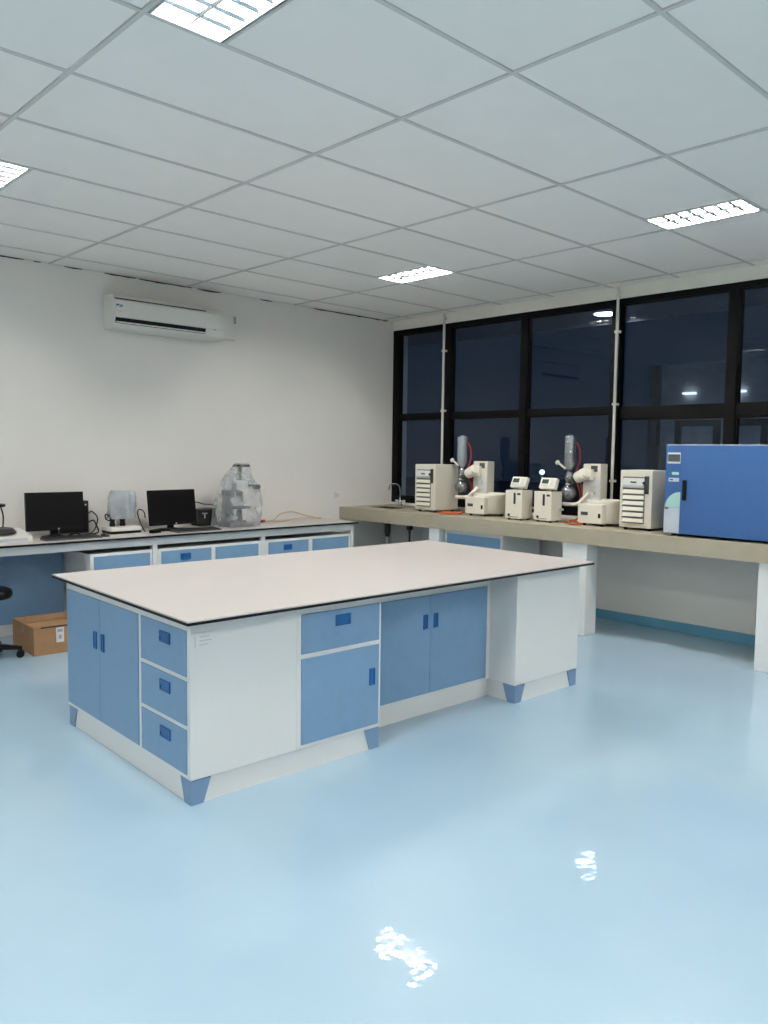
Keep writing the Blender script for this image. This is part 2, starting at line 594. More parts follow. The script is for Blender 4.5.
nb = thing('neighbouring_building', 'dark building outside with doors and small lit lamps behind the right windows', 'building', (11.5, 5.0, -0.15))
Box(0, 0.3, -9, 1.05, 0, 3.08).build('wall', M_FARWALL, nb)
Box(-0.12, 0.0, 0.98, 1.12, 0, 3.08).build('corner_post', M_FARFRAME, nb)
for y0, y1 in ((0.05, 0.72), (-0.62, -0.02), (-1.45, -0.8)):
    fr = MB()
    fr.box(-0.06, 0, y0, y0+0.09, 0, 2.25)
    fr.box(-0.06, 0, y1-0.09, y1, 0, 2.25)
    fr.box(-0.06, 0, y0+0.09, y1-0.09, 2.16, 2.25)
    fr.build('door_frame', M_FARFRAME, nb)
    Box(-0.02, -0.005, y0+0.09, y1-0.09, 0.02, 2.16).build('door_pane', M_FARPANE, nb)
for y in (0.52, -0.2):
    Box(-0.10, -0.0, y-0.09, y+0.09, 2.625, 2.655, bev=0.01).build('wall_lamp', M_FARLAMP, nb)
sl = thing('street_lamp', 'small bright globe lamp outside, glowing between the two vacuum pumps and a condenser', 'lamp', (12.0, 8.47, -0.15))
MB().cyl((0, 0, 0), (0, 0, 1.36), 0.03, 0.022, n=12).build('post', M_FARFRAME, sl)
gl = mat('globe_glow', (255, 255, 255), 0.5, var=0.0, emit=((0.92, 1.0, 0.95), 8.0))
MB().lathe([(0, 1.358), (0.024, 1.363), (0.036, 1.378), (0.041, 1.398), (0.036, 1.418), (0.022, 1.434), (0, 1.439)], n=20).build('globe', gl, sl)


# ------------------------------------------------------------------ cabinets
def pull(parent, cx, cz, w, h, face='y', off=0.0):
    """recessed blue pull; face 'y': on a face looking -y at y=off, 'x': on a face looking -x at x=off"""
    def bx(mb, u0, u1, d0, d1, z0, z1, bev=0):
        if face == 'y':
            mb.box(u0, u1, off+d0, off+d1, z0, z1, bev=bev)
        else:
            mb.box(off+d0, off+d1, u0, u1, z0, z1, bev=bev)
    f = MB()
    b = min(w, h)*0.16
    bx(f, cx-w/2, cx-w/2+b, -0.007, 0.001, cz-h/2, cz+h/2, 0.0015)
    bx(f, cx+w/2-b, cx+w/2, -0.007, 0.001, cz-h/2, cz+h/2, 0.0015)
    bx(f, cx-w/2+b, cx+w/2-b, -0.007, 0.001, cz-h/2, cz-h/2+b, 0.0015)
    bx(f, cx-w/2+b, cx+w/2-b, -0.007, 0.001, cz+h/2-b, cz+h/2, 0.0015)
    bx(f, cx-w/2+b, cx+w/2-b, -0.003, 0.001, cz-h/2+b, cz+h/2-b, 0)
    if w >= h:
        bx(f, cx-w/2+b, cx+w/2-b, -0.0065, -0.003, cz, cz+h/2-b, 0.001)
    else:
        bx(f, cx-w/2+b, cx-w/2+b+(w-2*b)*0.5, -0.0065, -0.003, cz-h/2+b, cz+h/2-b, 0.001)
    o = f.build('handle', M_HANDLE, parent)
    return o


def front(parent, name, u0, u1, z0, z1, face='y', off=0.0, handle=None):
    t = 0.018
    p = 0.005
    if face == 'y':
        o = Box(u0, u1, off-p, off-p+t, z0, z1, bev=0.0015, seg=1).build(name, M_BLUE, parent)
    else:
        o = Box(off-p, off-p+t, u0, u1, z0, z1, bev=0.0015, seg=1).build(name, M_BLUE, parent)
    if handle:
        pull(o, handle[0], handle[1], handle[2], handle[3], face, off-p)
    return o


def carcass(parent, x0, x1, y0, y1, z0, z1, cut=0.014, holes=()):
    return Box(x0, x1, y0, y1, z0, z1, bev=0.002, seg=1).build('carcass', M_WHITE, parent)


def corner_foot(parent, cx, cy_, dx, dy, h=0.112, wt=0.10, wb=0.062):
    """blue tapered plinth corner piece; (cx,cy) outer corner, dx,dy = +-1 direction into the cabinet"""
    def poly(w, z):
        P = [(cx, cy_, z), (cx+dx*w, cy_, z), (cx+dx*w, cy_+dy*w, z), (cx, cy_+dy*w, z)]
        return P
    return MB().loft([poly(wb, 0.0), poly(wt, h)]).build('plinth_corner', M_FOOT, parent)


TH = -0.0267
IO = (1.7415, 3.0403, 0)
PL = 0.115
TOPB = 0.833
# worktop
wt = thing('island_worktop', 'long pale worktop with a thin black edge on the island bench', 'worktop', (IO[0], IO[1], 0), TH)
WTP = [(-0.030, -0.060), (3.028, -0.040), (3.045, 1.560), (-0.004, 1.580)]
MB().prism(WTP, 'z', TOPB, 0.846).build('black_edge', M_EDGE, wt)
MB().prism([(-0.029, -0.059), (3.027, -0.039), (3.044, 1.559), (-0.003, 1.579)], 'z', 0.846, 0.853).build('laminate_surface', M_TOP, wt)


def island_unit(name, label, x0, x1, y0, y1, px0=0.012, px1=0.0, py0=0.012, py1=0.012):
    t = thing(name, label, 'cabinet', (IO[0], IO[1], 0), TH, 'cabinets of the island bench')
    Box(x0, x1, y0, y1, PL, TOPB, bev=0.002, seg=1).build('carcass', M_WHITE, t)
    Box(x0+px0, x1-px1, y0+py0, y1-py1, 0, PL).build('plinth', M_WHITE, t)
    return t


X0, Y0, Y1 = 0.030, 0.030, 1.450
ua = island_unit('end_cabinet', 'island end cabinet with two tall blue doors and three blue drawers', X0, 0.600, Y0, Y1)
front(ua, 'door', 0.990, 1.437, 0.135, 0.785, 'x', X0, (1.040, 0.565, 0.036, 0.092))
front(ua, 'door', 0.535, 0.987, 0.135, 0.785, 'x', X0, (0.944, 0.565, 0.036, 0.092))
for z0, z1 in ((0.578, 0.785), (0.358, 0.558), (0.135, 0.338)):
    front(ua, 'drawer', 0.058, 0.503, z0, z1, 'x', X0, (0.252, z1-0.062, 0.098, 0.052))
corner_foot(ua, X0+0.004, Y0+0.004, 1, 1)
corner_foot(ua, X0+0.004, Y1-0.004, 1, -1)
lb = Box(0.045, 0.143, Y0-0.0015, Y0, 0.700, 0.775).build('printed_label', M_WHITE, ua)
lb['label'] = 'small faint printed label'
lm = MB()
lm.box(0.052, 0.056, Y0-0.002, Y0-0.0014, 0.712, 0.762)
for k, (xa, xb) in enumerate(((0.075, 0.125), (0.075, 0.135), (0.075, 0.118))):
    lm.box(xa, xb, Y0-0.002, Y0-0.0014, 0.755-0.018*k, 0.759-0.018*k)
lm.build('print', mat('faint_print', (196, 200, 200), 0.6), lb)

ub = island_unit('drawer_cabinet', 'island cabinet with one blue drawer above one blue door', 0.600, 1.150, Y0, 0.740, px0=0.0, px1=0.012)
front(ub, 'drawer', 0.628, 1.135, 0.588, 0.785, 'y', Y0, (0.885, 0.730, 0.096, 0.056))
front(ub, 'door', 0.628, 1.135, 0.135, 0.565, 'y', Y0, (1.085, 0.398, 0.036, 0.090))
corner_foot(ub, 1.146, Y0+0.004, -1, 1)

uc = island_unit('recessed_cabinet', 'set-back island cabinet with a pair of wide blue doors', 1.150, 2.295, 0.250, 0.740, px0=0.0)
front(uc, 'door', 1.185, 1.742, 0.130, 0.728, 'y', 0.250, (1.700, 0.570, 0.036, 0.088))
front(uc, 'door', 1.745, 2.262, 0.130, 0.728, 'y', 0.250, (1.787, 0.570, 0.036, 0.088))

ud = island_unit('blank_pedestal', 'plain white pedestal at the right end of the island bench', 2.295, 2.965, Y0, Y1, px1=0.012)
corner_foot(ud, 2.299, Y0+0.004, 1, 1)
corner_foot(ud, 2.961, Y0+0.004, -1, 1)
corner_foot(ud, 2.961, Y1-0.004, -1, -1)

ue = thing('rear_cabinet', 'white cabinet on the far side of the island, hidden from view', 'cabinet', (IO[0], IO[1], 0), TH, 'cabinets of the island bench')
Box(0.600, 2.295, 0.740, 1.450, PL, TOPB).build('carcass', M_WHITE, ue)
Box(0.600, 2.295, 0.740, 1.438, 0, PL).build('plinth', M_WHITE, ue)
for k in range(3):
    xa = 0.63+k*0.55
    Box(xa, xa+0.53, 1.437, 1.455, 0.135, 0.785, bev=0.0015, seg=1).build('door', M_BLUE, ue)

# ------------------------------------------------------------------ left wall bench
BF = 6.365
BT = 0.83
lb_ = thing('wall_bench', 'long white bench with black-edged top along the air conditioner wall', 'bench', (0, 0, 0))
Box(0.60, 5.705, BF, WY-0.002, BT-0.020, BT-0.003, bev=0.002, seg=1).build('black_edge', M_EDGE, lb_)
Box(0.602, 5.703, BF+0.002, WY-0.003, BT-0.003, BT).build('top_surface', M_TOP, lb_)
Box(0.62, 5.675, BF+0.045, BF+0.085, 0.742, BT-0.020).build('apron', M_WHITE, lb_)
for xa, xb in ((3.345, 3.388), (4.486, 4.530), (5.640, 5.675), (0.62, 0.66)):
    Box(xa, xb, BF+0.047, BF+0.090, 0, 0.742).build('post', M_WHITE, lb_)
Box(0.66, 2.775, 6.935, 6.953, 0.10, BT-0.020).build('back_panel', M_BLUE, lb_)
Box(0.66, 5.64, 6.955, 7.0, 0, BT-0.02).build('rear_frame', M_WHITE, lb_)


def bench_cabinet(x0, x1, parts, label):
    t = thing('under_bench_cabinet', label, 'cabinet', (0, 0, 0), 0, 'cabinets under the wall bench')
    yf = BF+0.05
    z1 = 0.702
    Box(x0, x1, yf, 6.93, 0.09, z1, bev=0.002, seg=1).build('carcass', M_WHITE, t)
    Box(x0+0.01, x1-0.01, yf+0.03, 6.92, 0, 0.09).build('plinth', M_WHITE, t)
    for kind, a, b in parts:
        if kind == 'drawers':
            for k in range(3):
                za, zb = 0.115+0.192*k, 0.295+0.192*k
                front(t, 'drawer', a, b, za, zb, 'y', yf, ((a+b)/2 - 0.015, zb-0.060, 0.10, 0.055))
        else:
            front(t, 'door', a, b, 0.115, 0.679, 'y', yf, (a+0.05, 0.35, 0.036, 0.09))
    return t


bench_cabinet(2.787, 3.340, [('door', 2.815, 3.318)], 'narrow bench cabinet with one blue door beside the knee space')
bench_cabinet(3.392, 4.482, [('drawers', 3.426, 3.930), ('door', 3.972, 4.451)], 'bench cabinet below the right-hand monitor, blue drawers and door')
bench_cabinet(4.534, 5.636, [('drawers', 4.569, 5.065), ('door', 5.117, 5.606)], 'bench cabinet nearest the window counter, blue drawers and door')

# ------------------------------------------------------------------ window counter with sink
CF = 6.00
CT = 0.94
ct = thing('window_counter', 'thick beige stone counter on white piers below the windows', 'counter', (0, 0, 0))
SX0, SX1, SY0, SY1 = 6.26, 6.60, 6.42, 6.86
sb = MB()
TH_ = 0.135
YE = -0.6
sb.box(CF, SX0, YE, WY-0.002, CT-TH_, CT)
sb.box(SX1, WX-0.002, YE, WY-0.002, CT-TH_, CT)
sb.box(SX0, SX1, YE, SY0, CT-TH_, CT)
sb.box(SX0, SX1, SY1, WY-0.002, CT-TH_, CT)
sb.build('stone_slab', M_CONC, ct)
for ya, yb in ((5.490, 5.630), (3.765, 4.012), (2.075, 2.322), (0.35, 0.60)):
    Box(CF+0.02, CF+0.20, ya, yb, 0, CT-TH_, bev=0.004, seg=1).build('pier', M_WHITE, ct)

sk = thing('steel_sink', 'small dark steel sink sunk in the counter corner', 'sink', (0, 0, 0))
s_ = MB()
g = 0.003
s_.box(SX0+g, SX0+g+0.004, SY0+g, SY1-g, CT-0.16, CT-0.012)
s_.box(SX1-g-0.004, SX1-g, SY0+g, SY1-g, CT-0.16, CT-0.012)
s_.box(SX0+g+0.004, SX1-g-0.004, SY0+g, SY0+g+0.004, CT-0.16, CT-0.012)
s_.box(SX0+g+0.004, SX1-g-0.004, SY1-g-0.004, SY1-g, CT-0.16, CT-0.012)
s_.box(SX0+g+0.004, SX1-g-0.004, SY0+g+0.004, SY1-g-0.004, CT-0.16, CT-0.154)
s_.build('basin', M_STEEL_D, sk)
d_ = MB()
d_.cyl((6.42, 6.66, CT-0.30), (6.42, 6.66, CT-0.161), 0.035, n=16)
d_.cyl((6.42, 6.66, CT-0.34), (6.42, 6.66, CT-0.30), 0.028, n=16)
d_.build('drain_trap', M_DARK, sk)
MB().tube([(6.42, 6.66, CT-0.34), (6.42, 6.66, 0.45), (6.44, 6.66, 0.28), (6.60, 6.66, 0.22), (6.83, 6.66, 0.22)], 0.02, n=10).build('drain_pipe', M_SILVER, sk)
vp = thing('supply_valve', 'dark water valve under the sink', 'valve', (6.45, 6.33, 0.66))
MB().cyl((0, 0, 0), (0, 0, CT-TH_-0.662), 0.018, n=12).cyl((0, 0, -0.30), (0, 0, 0), 0.01, n=10).build('pipe', M_STEEL_D, vp)
MB().box(-0.03, 0.03, -0.025, 0.025, 0.04, 0.10, bev=0.006).build('valve_body', M_DARK, vp)

fc = thing('gooseneck_tap', 'thin steel gooseneck laboratory tap by the room corner', 'tap', (6.70, 6.74, CT))
MB().lathe([(0.032, 0), (0.032, 0.012), (0.018, 0.02), (0.014, 0.09), (0.011, 0.10)], n=18).build('base', M_STEEL, fc)
MB().tube([(0, 0, 0.09), (0, 0, 0.18), (-0.01, 0.01, 0.235), (-0.045, 0.04, 0.262), (-0.085, 0.075, 0.25), (-0.10, 0.088, 0.215), (-0.10, 0.088, 0.19)], 0.0075, n=10).build('spout', M_STEEL, fc)
h_ = MB()
h_.cyl((0, -0.055, 0.055), (0, 0.055, 0.055), 0.008, n=10)
h_.lathe([(0.004, 0), (0.017, 0.006), (0.017, 0.024), (0.006, 0.03)], center=(0, -0.075, 0.055), axis=(0, 1, 0), n=14)
h_.lathe([(0.004, 0), (0.017, 0.006), (0.017, 0.024), (0.006, 0.03)], center=(0, 0.045, 0.055), axis=(0, 1, 0), n=14)
h_.build('valve_handles', M_SILVER, fc)

# under-counter cabinet
uc2 = thing('under_counter_cabinet', 'white cabinet with a blue door under the window counter', 'cabinet', (0, 0, 0))
Box(CF+0.10, 6.70, 4.735, 5.478, 0.09, 0.795, bev=0.002, seg=1).build('carcass', M_WHITE, uc2)
Box(CF+0.13, 6.68, 4.745, 5.468, 0, 0.09).build('plinth', M_WHITE, uc2)
front(uc2, 'drawer', 4.765, 5.448, 0.600, 0.758, 'x', CF+0.10, None)
front(uc2, 'door', 5.110, 5.448, 0.115, 0.590, 'x', CF+0.10, (5.16, 0.40, 0.036, 0.09))
front(uc2, 'door', 4.765, 5.103, 0.115, 0.590, 'x', CF+0.10, (5.05, 0.40, 0.036, 0.09))

RZ = -PI/2     # instruments on the window counter look into the room (-x)


# ------------------------------------------------------------------ recirculating chillers
M_GRILLE = mat('grille_grey', (104, 101, 94), 0.6, var=0.05)


def chiller(loc, label):
    t = thing('recirculating_chiller', label, 'chiller', loc, RZ, 'beige chillers on the window counter')
    w, d, h = 0.295, 0.37, 0.487
    for sx in (-1, 1):
        for syy in (0.05, d-0.05):
            MB().cyl((sx*0.11, syy, 0), (sx*0.11, syy, 0.024), 0.016, 0.020, n=12).build('foot', M_DARK, t)
    Box(-w/2, w/2, 0.0, d, 0.023, h+0.023, bev=0.010).build('casing', M_BEIGE, t)
    fx0, fx1 = -w/2+0.035, w/2-0.070
    Box(fx0-0.008, fx1+0.008, -0.003, 0.004, 0.06, 0.455, bev=0.002, seg=1).build('grille_frame', M_GRILLE, t)
    cpan = MB().prism([(0.0, 0.365), (-0.012, 0.362), (-0.022, 0.385), (-0.010, 0.440), (0.0, 0.445)], 'x', fx0, fx1).build('control_panel', M_SILVER, t)
    Box(fx0+0.07, fx0+0.125, -0.0185, -0.014, 0.402, 0.416).build('display', M_LCD, cpan)
    z = 0.354
    for k in range(6):
        z1 = z - 0.002
        z0 = z1 - 0.040
        MB().prism([(-0.002, z0), (-0.018, z0+0.002), (-0.014, z0+0.016), (-0.006, z1-0.006), (-0.002, z1-0.006)], 'x', fx0, fx1).build('louvre', M_CREAM, t)
        z -= 0.0485
    sw = Box(fx1+0.006, fx1+0.042, -0.010, 0.002, 0.312, 0.462, bev=0.004).build('switch_strip', M_DARK, t)
    Box(fx1+0.014, fx1+0.034, -0.014, -0.009, 0.40, 0.44, bev=0.002).build('rocker_switch', M_LCD, sw)
    MB().cyl((fx1+0.004, -0.022, 0.405), (fx1+0.004, -0.008, 0.405), 0.013, n=14).build('knob', M_DARK, t)
    return t


chiller((6.235, 5.900, CT), 'beige louvred chiller box beside the sink at the room corner')
chiller((6.215, 3.432, CT), 'beige louvred chiller box next to the blue oven')


# ------------------------------------------------------------------ vacuum pumps
def pump(loc, label):
    t = thing('vacuum_pump', label, 'vacuum pump', loc, RZ, 'cream vacuum pumps with tilted displays')
    w, d = 0.195, 0.17
    for sx in (-1, 1):
        for syy in (0.03, d-0.03):
            MB().cyl((sx*0.07, syy, 0), (sx*0.07, syy, 0.016), 0.012, n=10).build('foot', M_DARK, t)
    Box(-w/2, w/2, 0, d, 0.015, 0.287, bev=0.007).build('casing', M_CREAM, t)
    Box(0.000, 0.024, -0.003, 0.004, 0.155, 0.262, bev=0.002).build('window_slot', M_DARK, t)
    Box(0.042, 0.080, -0.0015, 0.003, 0.242, 0.262).build('nameplate', M_LCD, t)
    k = MB().lathe([(0.013, 0), (0.013, 0.008), (0.009, 0.014)], center=(-0.052, 0.002, 0.048), axis=(0, -1, 0), n=14).build('inlet_knob', M_DARK, t)
    Box(-0.052, 0.052, -0.0015, 0.002, 0.03, 0.034).build('seam', M_LCD, t)
    MB().cyl((0.025, 0.075, 0.285), (0.025, 0.075, 0.315), 0.022, 0.018, n=14).build('neck', M_BEIGE, t)
    rx = Matrix.Rotation(math.radians(-24), 4, 'X')
    piv = (0.025, 0.06, 0.355)
    hd = Box(-0.062, 0.112, 0.035, 0.085, 0.303, 0.412, bev=0.012, rot=rx, piv=piv).build('display_head', M_CREAM, t)
    Box(-0.040, 0.030, 0.031, 0.036, 0.350, 0.392, bev=0.001, rot=rx, piv=piv).build('screen', M_LCD, hd)
    Box(-0.040, 0.030, 0.031, 0.036, 0.322, 0.340, bev=0.001, rot=rx, piv=piv).build('button_row', M_SILVER, hd)
    Box(0.055, 0.095, 0.031, 0.036, 0.325, 0.392, bev=0.001, rot=rx, piv=piv).build('keypad', M_SILVER, hd)
    MB().cyl((w/2-0.02, d-0.03, 0.12), (w/2+0.035, d-0.03, 0.12), 0.012, n=12).build('hose_port', M_SILVER, t)
    return t


pump((6.205, 4.700, CT), 'left of the two cream vacuum pumps with tilted display')
pump((6.245, 4.393, CT), 'right of the two cream vacuum pumps, beside the silvered flask')


# ------------------------------------------------------------------ rotary evaporators
def rotavap(loc, label, foil):
    t = thing('rotary_evaporator', label, 'evaporator', loc, RZ, 'rotary evaporators on the window counter')
    # heating bath
    bt = MB()
    bt.lathe([(0.150, 0.022), (0.163, 0.035), (0.168, 0.21), (0.170, 0.228), (0.156, 0.230), (0.150, 0.20), (0.12, 0.10), (0, 0.095)], center=(0.035, -0.03, 0), n=36)
    bath = bt.build('heating_bath', M_CREAM, t)
    Box(-0.135, 0.115, -0.235, -0.115, 0.022, 0.195, bev=0.012).build('bath_front', M_CREAM, bath)
    Box(-0.100, -0.030, -0.2375, -0.234, 0.095, 0.125).build('bath_display', M_LCD, bath)
    Box(0.075, 0.098, -0.2385, -0.234, 0.075, 0.115, bev=0.003).build('bath_switch', M_BLACK, bath)
    for px, py in ((-0.09, -0.19), (0.09, -0.19), (0.0, 0.09), (0.12, 0.05)):
        MB().cyl((px, py, 0), (px, py, 0.024), 0.016, n=10).build('foot', M_DARK, t)
    # stand: base foot and tower
    Box(-0.285, -0.050, 0.02, 0.185, 0.0, 0.045, bev=0.010).build('stand_base', M_BEIGE, t)
    tw = Box(-0.270, -0.080, 0.045, 0.165, 0.044, 0.552, bev=0.016).build('tower', M_BEIGE, t)
    Box(-0.185, -0.115, 0.0415, 0.047, 0.478, 0.535, bev=0.003).build('tower_display', M_LCD, tw)
    Box(-0.245, -0.085, 0.0425, 0.047, 0.10, 0.40, bev=0.003).build('tower_panel', M_SILVER, tw)
    for zz in (0.33, 0.28, 0.22):
        MB().cyl((-0.150, 0.044, zz), (-0.150, 0.026, zz), 0.014, n=12).build('tower_knob', M_SILVER, tw)
    # rotation drive head, tilted
    hd = MB()
    hd.lathe([(0.036, -0.072), (0.050, -0.068), (0.054, -0.06), (0.054, 0.055), (0.050, 0.062), (0.030, 0.066)], center=(-0.245, -0.005, 0.445), axis=(0.86, -0.12, 0.42), n=24)
    hd.box(-0.285, -0.150, 0.0, 0.06, 0.40, 0.50, bev=0.014)
    head = hd.build('drive_head', M_CREAM, t)
    MB().lathe([(0.026, 0), (0.030, 0.01), (0.030, 0.05), (0.022, 0.06)], center=(-0.318, -0.02, 0.395), axis=(-0.9, 0.0, -0.3), n=18).build('flange', M_STEEL_D, head)
    MB().cyl((-0.20, -0.06, 0.43), (-0.20, -0.078, 0.43), 0.016, n=14).build('drive_knob', M_BEIGE, head)
    # condenser
    g_ = MB()
    cx, cyy = -0.388, 0.0
    g_.lathe([(0.018, 0.475), (0.030, 0.50), (0.050, 0.54), (0.053, 0.56), (0.053, 0.795), (0.049, 0.806), (0.030, 0.812), (0.020, 0.822), (0, 0.824)], center=(cx, cyy, 0), n=24)
    cond = g_.build('condenser', M_FOIL if foil else M_SILVERGLASS, t)
    coil = [(cx+0.036*math.cos(a*0.9), cyy+0.036*math.sin(a*0.9), 0.56+0.012*a*0.5) for a in range(36)]
    MB().tube(coil, 0.006, n=6, sub=2).build('cooling_coil', M_GLASSWARE, cond)
    MB().tube([(cx-0.045, cyy, 0.50), (cx-0.075, cyy-0.01, 0.525), (cx-0.115, cyy-0.02, 0.555)], 0.011, n=10).build('feed_valve', M_CREAM, cond)
    MB().lathe([(0.017, 0), (0.022, 0.004), (0.022, 0.022), (0.012, 0.03)], center=(cx-0.110, cyy-0.02, 0.55), axis=(-0.8, -0.2, 0.55), n=14).build('valve_cap', M_CREAM, cond)
    # distribution piece
    dp = MB()
    dp.lathe([(0.020, 0.355), (0.034, 0.375), (0.040, 0.42), (0.030, 0.46), (0.018, 0.482)], center=(cx, cyy, 0), n=20)
    dp.cyl((cx, cyy, 0.41), (-0.325, -0.018, 0.398), 0.020, n=14)
    dp.build('distribution_piece', M_FOIL, t)
    # receiving flask
    MB().lathe([(0, 0.200), (0.030, 0.206), (0.058, 0.228), (0.074, 0.265), (0.072, 0.298), (0.050, 0.330), (0.026, 0.347), (0.019, 0.365)], center=(cx-0.005, cyy, 0), n=24).build('receiving_flask', M_FOIL, t)
    MB().lathe([(0.023, 0.350), (0.028, 0.353), (0.028, 0.366), (0.023, 0.369)], center=(cx-0.005, cyy, 0), n=16).build('flask_clip', M_SILVER, t)
    # pale lever / tray
    MB().tube([(-0.41, -0.06, 0.172), (-0.33, -0.06, 0.170), (-0.26, -0.045, 0.180), (-0.22, -0.02, 0.225), (-0.195, 0.03, 0.275)], 0.018, n=10).build('lift_lever', M_CREAM, t)
    # hoses
    MB().tube([(cx+0.04, 0.045, 0.47), (cx+0.065, 0.06, 0.56), (cx+0.068, 0.06, 0.66), (cx+0.05, 0.045, 0.735), (cx+0.03, 0.03, 0.745)], 0.008, n=8).build('red_hose', M_RED, t)
    MB().tube([(cx+0.05, 0.02, 0.40), (cx+0.075, 0.07, 0.28), (cx+0.07, 0.08, 0.12), (cx+0.085, 0.02, 0.03), (cx+0.05, -0.05, 0.012)], 0.008, n=8).build('coolant_hose', M_ORANGE, t)
    MB().tube([(cx+0.03, 0.05, 0.46), (cx+0.095, 0.03, 0.42), (cx+0.11, 0.06, 0.25), (cx+0.10, 0.08, 0.05), (cx+0.10, 0.14, 0.012)], 0.007, n=8).build('coolant_hose', M_RED, t)
    return t


M_SILVERGLASS = mat('frosted_condenser', (150, 158, 164), 0.25, metal=0.45, var=0.06, scale=30)
rotavap((6.50, 5.225, CT), 'left rotary evaporator with plain grey condenser beside the corner chiller', False)
rotavap((6.50, 3.890, CT), 'right rotary evaporator with foil-bright condenser next to the chiller and oven', True)

for pts, m_, lab in (
    ([(6.19, 5.66, 0.949), (6.16, 5.56, 0.949), (6.26, 5.46, 0.949), (6.36, 5.49, 0.949), (6.33, 5.60, 0.949), (6.23, 5.64, 0.960), (6.20, 5.54, 0.966), (6.30, 5.43, 0.955)], M_ORANGE, 'coiled orange hose lying on the counter beside the corner chiller'),
    ([(6.46, 4.27, 0.949), (6.36, 4.22, 0.949), (6.27, 4.12, 0.949), (6.20, 4.05, 0.949), (6.24, 3.97, 0.949), (6.34, 4.06, 0.951), (6.40, 4.15, 0.960)], M_ORANGE, 'orange hose lying on the counter before the right rotary evaporator'),
):
    tag(MB().tube(pts, 0.009, n=8).build('rubber_hose', m_), lab, 'hose', 'orange hoses on the counter')

# ------------------------------------------------------------------ blue drying oven
ov = thing('drying_oven', 'large blue laboratory oven with a dark handle at the counter end', 'oven', (6.05, 3.088, CT), RZ)
OW, OD, OH0, OH1 = 1.14, 0.66, 0.022, 0.722
for px in (0.06, OW-0.06):
    for py in (0.06, OD-0.06):
        MB().cyl((px, py, 0), (px, py, 0.024), 0.022, n=12).build('foot', M_DARK, ov)
Box(0, OW, 0.016, OD, OH0, OH1, bev=0.004, seg=1).build('casing', M_OVEN, ov)
cp_ = Box(0.0, 0.133, 0.0, 0.018, OH0, OH1-0.004, bev=0.002, seg=1).build('control_column', M_OVEN, ov)
Box(0.016, 0.122, -0.003, 0.001, 0.575, 0.662, bev=0.001, seg=1).build('display_frame', M_SILVER, cp_)
Box(0.020, 0.118, -0.005, -0.002, 0.590, 0.648).build('display', M_LCD, cp_)
Box(0.034, 0.112, -0.002, 0.001, 0.486, 0.508).build('logo_plate', M_OVEN_L, cp_)
Box(0.034, 0.056, -0.003, -0.001, 0.484, 0.512).build('logo_mark', M_TEAL, cp_)
Box(0.030, 0.115, -0.002, 0.001, 0.432, 0.462).build('name_label', M_OVEN_G, cp_)
Box(0.040, 0.066, -0.003, -0.001, 0.442, 0.452).build('name_print', M_LCD, cp_)
cv = [(0.008, 0.228), (0.131, 0.228), (0.131, 0.352)]
for k in range(1, 9):
    a = k/9*PI/2
    cv.append((0.131-0.123*math.sin(a), 0.352-0.124*(1-math.cos(a))-0.0*k))
MB().prism(cv, 'y', -0.002, 0.001).build('pale_curve', M_OVEN_L, cp_)
Box(0.002, 0.131, -0.003, 0.001, OH0+0.004, 0.226).build('grey_panel', M_OVEN_G, cp_)
Box(0.010, 0.036, -0.010, -0.002, 0.214, 0.226, bev=0.002).build('latch', M_DARK, cp_)
dr = Box(0.137, OW-0.002, -0.012, 0.017, OH0, OH1-0.004, bev=0.006).build('door', M_OVEN, ov)
hd = MB()
hd.box(0.160, 0.190, -0.034, -0.020, 0.288, 0.448, bev=0.006)
hd.box(0.165, 0.185, -0.022, -0.011, 0.305, 0.325)
hd.box(0.165, 0.185, -0.022, -0.011, 0.410, 0.430)
hd.build('handle', M_BLACK, dr)
Box(0.0, OW, 0.004, OD, OH1-0.003, OH1+0.004, bev=0.002, seg=1).build('top_edge', M_OVEN_G, ov)

# ------------------------------------------------------------------ wall mounted air conditioner
ac = thing('air_conditioner', 'white split air conditioner high on the left wall', 'air conditioner', (3.205, WY-0.004, 2.640))
AW, AH, AD = 1.125, 0.295, 0.205
prof = [(0, 0), (-0.110, 0), (-0.175, 0.012), (-0.194, 0.030), (-AD, 0.092), (-AD, 0.245), (-0.19, 0.275), (-0.165, AH-0.004), (-0.13, AH), (0, AH)]
MB().prism(prof, 'x', 0, AW).build('body', M_ACW, ac)
fp = MB().prism([(-AD-0.010, 0.094), (-AD+0.002, 0.090), (-AD+0.002, 0.244), (-AD-0.004, 0.246), (-AD-0.010, 0.240)], 'x', 0.012, AW-0.012).build('front_panel', M_ACW, ac)
Box(0.012, AW-0.20, -AD-0.004, -AD+0.004, 0.250, 0.259).build('intake_slot', M_DARK, ac)
MB().prism([(-0.1985, 0.040), (-0.2075, 0.090), (-0.200, 0.092), (-0.190, 0.042)], 'x', 0.016, AW-0.205).build('outlet_slot', M_BLACK, ac)
MB().prism([(-0.203, 0.044), (-0.214, 0.052), (-0.213, 0.055), (-0.202, 0.048)], 'x', 0.020, AW-0.209).build('louvre', M_ACW, ac)
lg = MB()
lg.box(0.020, 0.045, -AD-0.0115, -AD-0.0095, 0.190, 0.205)
lg.box(0.020, 0.024, -AD-0.0115, -AD-0.0095, 0.176, 0.190)
lg.box(0.050, 0.058, -AD-0.0115, -AD-0.0095, 0.176, 0.205)
lg.box(0.064, 0.078, -AD-0.0115, -AD-0.0095, 0.182, 0.202)
lg.build('logo', M_TEAL, fp)
Box(0.022, 0.075, -AD-0.0115, -AD-0.0095, 0.140, 0.152).build('badge', M_SILVER, fp)
Box(AW-0.115, AW-0.095, -AD-0.0045, -AD+0.002, 0.052+0.035, 0.064+0.03).build('indicator', M_DARK, ac)
